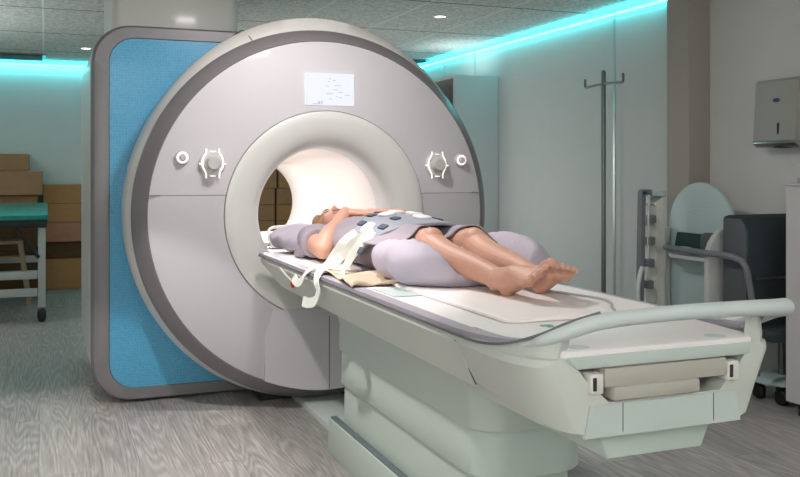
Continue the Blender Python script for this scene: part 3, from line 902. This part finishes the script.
def on_coil(bm, x, y, hx, hy, h, power=.55):
    n = coil_n(x, y); t = Vector((0, 1, 0)); t = (t-n*t.dot(n)).normalized(); s = t.cross(n)
    R = Matrix((s, t, n)).transposed()
    ellipsoid(bm, Vector((x, y, coil_surf(x, y)))+n*h*.25, (hx, hy, h), R, 20, power)
for x, y, _ in COILPADS:
    b = B(); on_coil(b, x, y, .030, .047, .010, .7); obj('white_pad', b, 'coilpad', Cn, 180)
for x, y, _ in COILDK:
    b = B(); on_coil(b, x, y, .014, .032, .005, .3); obj('dark_patch', b, 'coildark', Cn, 60)
# straps that hang over the near edge
def strap(pts, w=.036):
    b = B(); ribbon(b, [p for p, s in pts], w, .0035, [s for p, s in pts]); obj('strap', b, 'strap', Cn, 60)
Y_ = (0, 1, 0)
strap([((-.165, -1.24, .952), (-.3, .8, .3)), ((-.208, -1.19, .918), (-.5, .5, .6)), ((-.240, -1.14, .872), (-.5, .5, .6)), ((-.285, -1.12, .826), (-.4, .6, .6)), ((-.345, -1.155, .803), (-.1, 1, .2)), ((-.374, -1.20, .772), (.1, 1, .2)), ((-.380, -1.235, .735), (.0, 1, .2)), ((-.386, -1.215, .700), (.05, .8, .6)), ((-.392, -1.15, .684), (.1, .5, .9)), ((-.40, -1.10, .684), (.1, .4, .9))], .038)
strap([((-.175, -1.06, .938), (-.3, .8, .3)), ((-.220, -1.04, .897), (-.5, .5, .6)), ((-.252, -1.02, .845), (-.5, .5, .6)), ((-.283, -1.01, .802), (-.3, .7, .5)), ((-.328, -1.03, .801), (.2, .9, .1)), ((-.368, -1.04, .785), (.3, .8, .3)), ((-.378, -1.00, .748), (.1, .7, .7)), ((-.385, -.955, .738), (.1, .4, .9)), ((-.39, -.925, .755), (.1, .4, .9))], .034)
strap([((-.195, -1.215, .925), (-.4, .7, .4)), ((-.232, -1.20, .87), (-.5, .5, .6)), ((-.256, -1.19, .823), (-.3, .8, .4)), ((-.275, -1.20, .797), (.4, .9, 0)), ((-.30, -1.23, .797), (.5, .8, 0))], .034)
strap([((-.205, -1.10, .91), (-.4, .7, .4)), ((-.238, -1.085, .855), (-.5, .5, .6)), ((-.256, -1.07, .82), (-.3, .8, .4)), ((-.285, -1.08, .7945), (.5, .9, 0)), ((-.315, -1.11, .7915), (.5, .9, 0))], .026)

# towel under the near side, and a small aqua sheet
b = B(); gr = []
for i in range(25):
    v = i/24; row = []
    for j in range(29):
        u = j/28
        x = -.345+.20*v+.02*math.sin(u*5); y = -1.10-.47*u+.03*math.sin(v*4)
        f = max(0, math.sin(u*PI))**.5
        z = .792+.022*f*(.5+.5*math.sin(u*8+v*4+1))+.028*max(0, u-.55)*2*(.5+.5*math.sin(u*34+v*6))*math.sin(v*PI)**.5
        row.append((x, y, z))
    gr.append(row)
sheet(b, gr, .004); o = obj('towel', b, 'towel', None, 180); tag(o, 'crumpled beige towel on the near edge of the table beside the knee pillow', 'towel')
b = B(); box(b, -.30, -.19, -1.80, -1.60, .7852, .7885, .001, 1); o = obj('cloth', b, 'aqua', None); tag(o, 'flat pale aqua cloth on the table beside the towel', 'cloth')
b = B(); tube(b, [(.16, -1.95, .802), (.20, -2.08, .802), (.215, -2.16, .802), (.19, -2.24, .802), (.145, -2.31, .802), (.12, -2.36, .801), (.11, -2.40, .7895), (.115, -2.43, .7895)], .0035, 8)
o = obj('cable', b, 'cable', None); tag(o, 'thin grey cable curling on the table beside the feet', 'cable')

# ------------------------------------------------------------------ cardboard boxes
def carton(x0, x1, y0, y1, z0, z1, m, label, group, tape=True):
    b = box(B(), x0, x1, y0, y1, z0, z1, .004, 1)
    o = obj('cardboard_box', b, m, None); tag(o, label, 'box', group)
    if tape:
        b = B(); zc = (z0+z1)/2; xc = (x0+x1)/2
        box(b, x0+.012, x1-.012, y0-.0012, y0+.001, zc-.002, zc+.002)
        obj('flap_seam', b, 'dark', o)
G1 = 'cardboard boxes stacked at the far left'
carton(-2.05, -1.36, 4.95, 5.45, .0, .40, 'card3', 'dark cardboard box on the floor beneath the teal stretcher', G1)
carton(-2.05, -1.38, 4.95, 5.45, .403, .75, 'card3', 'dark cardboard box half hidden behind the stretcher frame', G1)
carton(-2.05, -1.375, 4.98, 5.45, .753, .938, 'card1', 'brown cardboard box just above the stretcher top', G1)
carton(-2.10, -1.33, 4.90, 5.42, .941, 1.168, 'card1', 'wide brown cardboard box jutting out, second from the top of the left stack', G1, False)
carton(-2.10, -1.45, 5.00, 5.45, 1.171, 1.336, 'card1', 'topmost brown cardboard box of the left stack', G1, False)
carton(-1.33, -.62, 5.14, 5.48, .0, .30, 'card4', 'tan cardboard box on the floor at the bottom of the stack beside the scanner', G1, False)
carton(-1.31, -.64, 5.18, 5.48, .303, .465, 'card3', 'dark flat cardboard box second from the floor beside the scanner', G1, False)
carton(-1.33, -.62, 5.13, 5.48, .468, .66, 'card2', 'pinkish cardboard box in the middle of the stack beside the scanner', G1, False)
carton(-1.325, -.62, 5.14, 5.48, .663, 1.035, 'card4', 'large tan cardboard box on top of the stack beside the scanner', G1)
G2 = 'cardboard boxes seen through the bore'
rows = [(.0, .32), (.323, .64), (.643, .81), (.813, .985), (.988, 1.30)]
nm = ['lowest', 'second lowest', 'middle', 'second highest', 'highest']
for k, (z0, z1) in enumerate(rows):
    carton(.42, .968+(.02 if k == 4 else 0), 5.0, 5.45, z0, z1, 'card1', 'brown cardboard box seen through the bore, %s of its left stack' % nm[k], G2, False)
    carton(.99+(.02 if k == 4 else 0), 1.48, 5.0, 5.45, z0, z1+(.0 if k < 4 else .05), 'card1' if k % 2 else 'card4', 'brown cardboard box seen through the bore, %s of its right stack' % nm[k], G2, False)

# ------------------------------------------------------------------ stretcher
R_ = thing('stretcher', 'wheeled stretcher with a teal green mattress and grey white frame', 'stretcher', (-1.95, 3.75, 0))
x0, x1, y0, y1 = -2.62, -1.285, 3.08, 4.62
b = B(); t = bmesh.new(); box(t, x0, x1, y0, y1, .79, .832, .010); join(b, t, Matrix.Translation((0, y0, .79)) @ Matrix.Rotation(.028, 4, 'X') @ Matrix.Translation((0, -y0, -.79)))
obj('mattress', b, 'green', R_)
b = B(); box(b, x0, x1-.006, y0+.005, y1, .735, .789, .006); obj('bed_frame', b, 'black', R_)
for x in (x0+.10, x1-.045):
    for y in (y0+.06, y1-.12):
        l = obj('leg', box(B(), x-.028, x+.028, y-.025, y+.025, .115, .737, .004), 'enamel', R_)
        cs = obj('caster', ellipsoid(B(), (x, y, .055), (.034, .055, .055), None, 20, .7), 'black', l)
        b = B(); box(b, x-.03, x+.03, y-.02, y+.02, .07, .118, .006); obj('fork', b, 'steel2', l)
for zz in (.20, .335):
    for y in (y0+.06, y1-.12):
        obj('crossbar', box(B(), x0+.13, x1-.075, y-.016, y+.016, zz, zz+.062, .004), 'enamel', R_)
b = B(); tube(b, [(-1.52, y0+.03, .735), (-1.35, y0+.03, .50)], .014, 8, 0); obj('brace', b, 'black', R_)
# step stool below
K = thing('step_stool', 'small pale wooden step stool standing beneath the stretcher', 'stool', (-1.62, 4.25, 0))
obj('stool_top', box(B(), -1.76, -1.49, 4.1, 4.4, .535, .565, .006), 'wood', K)
for sx in (-1, 1):
    for sy in (-1, 1):
        b = B(); X = -1.625; ty = 4.25
        loft(b, [[(X+sx*(.115+.075*q)+dx, ty+sy*(.12+.05*q)+dy, .536-.536*q) for dx, dy in ((-.018, -.014), (.018, -.014), (.018, .014), (-.018, .014))] for q in (0, 1)])
        obj('leg', b, 'wood', K)
for zz in (.24, .40):
    w = .115+.075*(1-zz/.536)
    obj('step', box(B(), -1.625-w, -1.625+w, 4.09, 4.21, zz, zz+.028, .004), 'wood', K)

# ------------------------------------------------------------------ right-hand side of the room
# tall cupboard
C_ = thing('tall_cupboard', 'tall pale grey cupboard against the right wall beyond the scanner', 'cupboard', (2.14, 2.9, 0))
obj('side_panel', box(B(), 1.935, XR-.004, 2.56, 2.585, .0, 1.99, .002, 1), 'cab', C_)['label'] = 'pale grey end panel facing the camera'
obj('side_panel', box(B(), 1.935, XR-.004, 3.3, 3.325, .0, 1.99, .002, 1), 'cab', C_)
obj('top_panel', box(B(), 1.935, XR-.004, 2.586, 3.299, 1.965, 1.99), 'cab', C_)
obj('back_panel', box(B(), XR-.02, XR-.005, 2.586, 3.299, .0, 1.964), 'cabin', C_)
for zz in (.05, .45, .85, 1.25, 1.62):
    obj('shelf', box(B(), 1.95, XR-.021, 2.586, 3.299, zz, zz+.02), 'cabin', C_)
# infusion stand
I_ = thing('infusion_stand', 'thin steel infusion stand with two hooks by the right wall', 'stand', (2.1, .6, 0))
obj('pole', lathe_z(B(), [(.0, .05), (.0155, .05), (.0155, 1.82), (.012, 1.832), (0, 1.832)], 2.1, .6, 16), 'steel2', I_)
for s in (-1, 1):
    b = B(); e = .215*s
    tube(b, [(2.1, .6, 1.745), (2.1, .6+e*.5, 1.742), (2.1, .6+e*.9, 1.738), (2.1, .6+e, 1.748), (2.1, .6+e, 1.795)], .0085, 8, 4)
    obj('hook', b, 'steel2', I_)
b = B()
for k in range(5):
    a = 2*PI*k/5+.3; tube(b, [(2.1, .6, .075), (2.1+.13*math.cos(a), .6+.13*math.sin(a), .05)], .012, 8, 0)
obj('base', b, 'steel2', I_)
# towel dispenser
D_ = thing('towel_dispenser', 'brushed steel paper towel dispenser on the right wall', 'dispenser', (XR, -.74, 1.3))
bb = B()
loft(bb, [[(x, y, z) for x, z in ((XR-.002, 1.335), (XR-.125, 1.335), (XR-.105, 1.645), (XR-.09, 1.658), (XR-.002, 1.658))] for y in (-.885, -.595)]); b.free()
obj('case', bb, 'disp', D_, 30)
b = B(); prism(b, [(XR-.002, 1.300), (XR-.10, 1.300), (XR-.127, 1.318), (XR-.127, 1.334), (XR-.002, 1.334)], 'y', -.887, -.593, .002); obj('tray', b, 'steel', D_)
b = B(); box(b, XR-.123, XR-.10, -.775, -.76, 1.36, 1.425, .001, 1); obj('level_slot', b, 'dark', D_)
b = B(); ellipsoid(b, (XR-.111, -.745, 1.545), (.006, .026, .011)); obj('badge', b, 'dispblue', D_)
b = B(); ellipsoid(b, (XR-.07, -.75, 1.299), (.04, .06, .004)); obj('outlet', b, 'black', D_)
# near cabinet
N_ = thing('cabinet', 'pale grey cabinet at the right edge of the picture', 'cabinet', (2.17, -1.6, 0))
obj('carcass', box(B(), 2.02, XR-.004, -2.2, -1.04, .065, 1.105, .003, 1), 'cab', N_)
obj('plinth', box(B(), 2.06, XR-.004, -2.16, -1.08, .0, .066), 'dark', N_)
obj('worktop', box(B(), 2.012, XR-.004, -2.21, -1.03, 1.104, 1.116, .002, 1), 'cab', N_)
o = obj('storage_tray', box(B(), 2.06, 2.28, -1.36, -1.07, 1.117, 1.145, .006), 'rail', None); tag(o, 'flat grey tray on top of the cabinet at the right edge', 'tray')
b = B(); lathe_z(b, [(0, 1.19), (.05, 1.19), (.052, 1.197), (.03, 1.215), (.017, 1.25), (.012, 1.32), (.011, 2.2), (.011, CEIL-.001), (0, CEIL-.001)], 2.06, -1.145, 24)
o = obj('hanging_pipe', b, 'handle', None); tag(o, 'white slim pipe with a flared end hanging from the ceiling above the cabinet', 'pipe')  # plain pipe with a flared end, no light source

# coil trolley: round-topped panel, shelf, side cheeks, rail
Q = thing('coil_trolley', 'pale aqua trolley with a round-topped back panel and a shelf', 'trolley', (2.0, -.3, 0))
PX, cy, cz0, hw = 2.02, -.425, .85, .262
arch = [(cy+hw, .12)]+[(cy+hw*math.cos(PI*k/24), cz0+.262*math.sin(PI*k/24)) for k in range(25)]+[(cy-hw, .12)]
b = B(); prism(b, arch, 'x', PX, PX+.028, .004); bp = obj('back_panel', b, 'cartw', Q)
for dy, dz in ((-.08, .10), (.0, .115), (.08, .10), (-.06, .16), (.06, .16)):
    obj('screw_cap', ellipsoid(B(), (PX-.001, cy+dy, cz0+dz), (.003, .006, .006), None, 10), 'cab', bp)
b = B(); prism(b, [(cy+hw-.003, .12), (cy+hw-.003, cz0), (cy+hw-.02, cz0), (cy+hw-.02, .12)], 'x', PX-.03, PX-.0005, .003); obj('edge_post', b, 'cartp', Q)
b = B(); prism(b, [(1.885, .12), (1.885, .72), (1.89, .765), (1.905, .80), (1.93, .835), (1.965, .865), (2.0, .885), (PX-.001, .89), (PX-.001, .12)], 'y', -.655, -.62, .004); obj('near_cheek', b, 'cartp', Q)
b = B(); prism(b, [(1.885, -.619), (PX-.001, -.619), (PX-.001, -.19), (1.985, -.20), (1.885, -.345)], 'z', .70, .722, .002); obj('shelf', b, 'cartp', Q)
b = B(); prism(b, [(1.885, -.619), (PX-.001, -.619), (PX-.001, -.19), (1.985, -.20), (1.885, -.345)], 'z', .12, .145, .002); obj('bottom_shelf', b, 'cartp', Q)
b = B(); tube(b, [(1.99, -.19, .752), (1.90, -.30, .755), (1.868, -.36, .755), (1.866, -.62, .752), (1.866, -.78, .752), (1.875, -.855, .745), (1.90, -.895, .715), (1.925, -.90, .63), (1.955, -.90, .45), (1.975, -.90, .16)], .0165, 14)
obj('push_rail', b, 'tube', Q)['label'] = 'bent grey tubular rail'
for x in (1.92, 1.985):
    for y in (-.57, -.30):
        c_ = obj('caster', ellipsoid(B(), (x, y, .045), (.018, .045, .045), None, 16, .7), 'black', Q)
        obj('fork', box(B(), x-.022, x+.022, y-.02, y+.02, .07, .1215, .004), 'steel2', c_)
# things on its shelf
b = B(); t = bmesh.new(); box(t, -.018, .018, -.115, .115, -.052, .052, .008); join(b, t, Matrix.Translation((1.985, -.40, .782)) @ Matrix.Rotation(.22, 4, 'Y'))
o = obj('positioning_pad', b, 'greenpad', None); tag(o, 'dark green slab pad leaning on the trolley shelf', 'pad')
b = B(); ellipsoid(b, (1.917, -.43, .744), (.024, .085, .021), None, 18, .8); o = obj('rolled_cloth', b, 'strap', None); tag(o, 'white rolled cloth at the front of the trolley shelf', 'cloth')
b = B(); ellipsoid(b, (1.97, -.565, .785), (.035, .045, .062), None, 18, .5); o = obj('foam_block', b, 'charc2', None); tag(o, 'grey foam block at the right end of the trolley shelf', 'foam block')

# coil rack: leaning grey post with clips holding scalloped white plates
U = thing('coil_rack', 'narrow rack of scalloped white shells behind a dark grey rail', 'rack', (1.86, -.2, 0))
b = B()
loft(b, [[(1.785+.024*q+dx, -.2+dy, .02+1.04*q) for dx, dy in ((-.013, -.02), (.013, -.02), (.013, .02), (-.013, .02))] for q in (0, 1)])
box(b, 1.797, 1.868, -.22, -.18, 1.035, 1.072, .008); obj('post', b, 'tube', U)
b = B(); tube(b, [(1.815, -.225, .02), (1.838, -.225, 1.04)], .006, 8, 0); obj('guide_rod', b, 'aqua', U)
prof = []
b = B()
pts = [(1.94, .10), (1.94, 1.03)]
edge = []
for k in range(6):
    zb = 1.01-.118*k*1.0-.02
    edge += [(1.875, zb+.0), (1.893, zb-.012), (1.897, zb-.05), (1.884, zb-.085), (1.870, zb-.098), (1.868, zb-.106), (1.885, zb-.112)]
edge += [(1.885, .10)]
prism(b, pts+edge, 'y', -.22, -.12); obj('shell_stack', b, 'white2', U)
b = B(); box(b, 1.868, 1.955, -.23, -.13, 1.032, 1.062, .006); obj('top_bracket', b, 'cartw', U)
for k in range(5):
    z = .905-.122*k; x = 1.853-.006*k
    obj('clip', box(B(), x-.018, x+.022, -.245, -.2, z-.022, z+.022, .004), 'tube', U)
b = B(); box(b, 1.76, 1.97, -.27, -.10, .0, .05, .008); obj('base', b, 'tube', U)
b = B(); tube(b, [(1.775, -.25, .64), (1.752, -.26, .60), (1.735, -.262, .52), (1.74, -.262, .40), (1.75, -.262, .15)], .013, 10)
o = obj('coiled_hose', b, 'handle', U)

# dark upholstered chair by the wall
V = thing('wheeled_chair', 'dark charcoal wheeled chair with a pale round base beside the trolley', 'chair', (2.2, -.8, 0))
b = B()
prof = [(.30, -.0), (.30, .0)]
rings = []
for x in (1.952, 1.962, 2.33, 2.34):
    g = .006 if x in (1.952, 2.34) else 0
    rings.append([(x, y, z) for y, z in ((-.87+g, .40+g), (-.87+g, .86), (-.862, .905), (-.84, .938-g), (-.80, .95-g), (-.72, .95-g), (-.69-g, .94), (-.69-g, .40+g))])
loft(b, rings); obj('backrest', b, 'charc', V, 30)
b = B(); prism(b, [(-.865, .42), (-.865, .87), (-.85, .91), (-.82, .935), (-.70, .935), (-.70, .42)], 'x', 1.940, 1.9515, .004); obj('side_panel', b, 'charc2', V)
b = B(); box(b, 1.97, 2.33, -.882, -.87, .632, .642); obj('piping', b, 'steel2', V)
b = B(); box(b, 1.96, 2.345, -1.02, -.70, .34, .399, .015); obj('seat', b, 'charc', V)
b = B(); lathe_z(b, [(0, .10), (.02, .10), (.02, .35), (0, .35)], 2.205, -.83, 16); obj('stem', b, 'steel2', V)
b = B(); lathe_z(b, [(0, .135), (.10, .13), (.142, .112), (.147, .104), (.142, .097), (0, .097)], 2.205, -.83, 36); obj('base', b, 'cartw', V)
for k in range(4):
    a = PI/4+PI/2*k; x, y = 2.205+.11*math.cos(a), -.83+.11*math.sin(a)
    c_ = obj('caster', ellipsoid(B(), (x, y, .04), (.02, .04, .04), None, 16, .7), 'black', V)
    obj('fork', box(B(), x-.012, x+.012, y-.012, y+.012, .06, .099), 'black', c_)

# ------------------------------------------------------------------ lights
def area(name, loc, rot, size, power, col, spread=None, sy=None):
    l = bpy.data.lights.new(name, 'AREA'); l.energy = power; l.color = col; l.size = size
    if sy: l.shape = 'RECTANGLE'; l.size_y = sy
    if spread: l.spread = spread
    o = bpy.data.objects.new(name, l); COL.objects.link(o); o.location = loc; o.rotation_euler = rot; return o
area('key_ceiling_light', (-.30, -.95, CEIL-.01), (0, 0, 0), .22, 24, (1, .95, .93))
area('fill_up_behind', (-1.4, -5.5, 1.75), (PI, 0, 0), 2.4, 75, (.97, 1, .98), sy=.5)  # added fill behind the camera, bounced off the ceiling for soft ambient
area('fill_up_right', (1.6, -4.6, 1.75), (PI, 0, 0), .6, 30, (.97, 1, .98), sy=1.6)  # another added ceiling bounce, no fixture here
area('fill_up_cupboard', (2.12, 2.95, 2.03), (PI, 0, 0), .3, 1, (.9, 1, 1), sy=.6)  # weak added fill brightening the ceiling above the cupboard
area('fill_up_left', (-2.6, 2.6, 1.7), (PI, 0, 0), .6, 26, (.9, 1, 1), sy=1.8)  # added unseen fill that lifts the ceiling on the far left
def lamp(name, loc, power, col, r):
    l = bpy.data.lights.new(name, 'POINT'); l.energy = power; l.color = col; l.shadow_soft_size = r
    o = bpy.data.objects.new(name, l); COL.objects.link(o); o.location = loc
area('cove_light_back', (-1.6, YB-.05, CEIL-.055), (.25, 0, 0), 2.6, 3, (.15, .95, 1), sy=.03)
area('cove_light_right', (XR-.05, 2.2, CEIL-.055), (0, .25, 0), .03, .9, (.15, .95, 1), sy=3.8)
l = bpy.data.lights.new('floor_fill_spot', 'SPOT'); l.energy = 120; l.color = (1, .93, .89); l.shadow_soft_size = .05; l.spot_size = 1.5; l.spot_blend = .12  # added spot to brighten the floor in front, left of the table
o = bpy.data.objects.new('floor_fill_spot', l); COL.objects.link(o); o.location = (-1.25, -1.25, CEIL-.02)
lamp('fill_camera_side', (-2.5, -4.9, 1.5), 54, (1, .99, .97), .35)  # added soft fill from the camera side, not a room fixture
lamp('fill_right_wall', (1.25, 1.9, .9), 9, (.96, 1, 1), .25)  # added fill hidden behind the scanner to even out the right wall
lamp('fill_rear_boxes', (.6, 3.2, 1.3), 13, (1, .97, .92), .2)  # added fill to brighten the boxes seen through the bore
l = bpy.data.lights.new('bore_light', 'AREA'); l.energy = 4; l.color = (1, .95, .93); l.size = .25; l.shape = 'RECTANGLE'; l.size_y = 1.0
o = bpy.data.objects.new('bore_light', l); COL.objects.link(o); o.location = (0, .62, 1.245)

l2 = l.copy(); l2.energy = 3.2; l2.size_y = .5; o = bpy.data.objects.new('bore_light_rear', l2); COL.objects.link(o); o.location = (0, 1.35, 1.22)

w = bpy.data.worlds.new('World'); SC.world = w; w.use_nodes = True
w.node_tree.nodes['Background'].inputs[0].default_value = (.5, .75, .75, 1); w.node_tree.nodes['Background'].inputs[1].default_value = .1

# ------------------------------------------------------------------ camera
F, HZ, VX = 900., 170., 45.
yaw = math.atan((400-VX)/F)
cam = bpy.data.cameras.new('camera'); cam.sensor_width = 36; cam.lens = F/800*36
cam.shift_y = -(238.5-HZ)/800; cam.clip_start = .05
co = bpy.data.objects.new('camera', cam); COL.objects.link(co)
co.location = (-.297*4.4, -4.4, 1.18); co.rotation_euler = (PI/2, 0, -yaw)
SC.camera = co
SC.view_settings.view_transform = 'Standard'
SC.view_settings.look = 'None'
SC.view_settings.exposure = 0
try:
    SC.cycles.use_denoising = True
    SC.cycles.max_bounces = 8
except Exception: pass
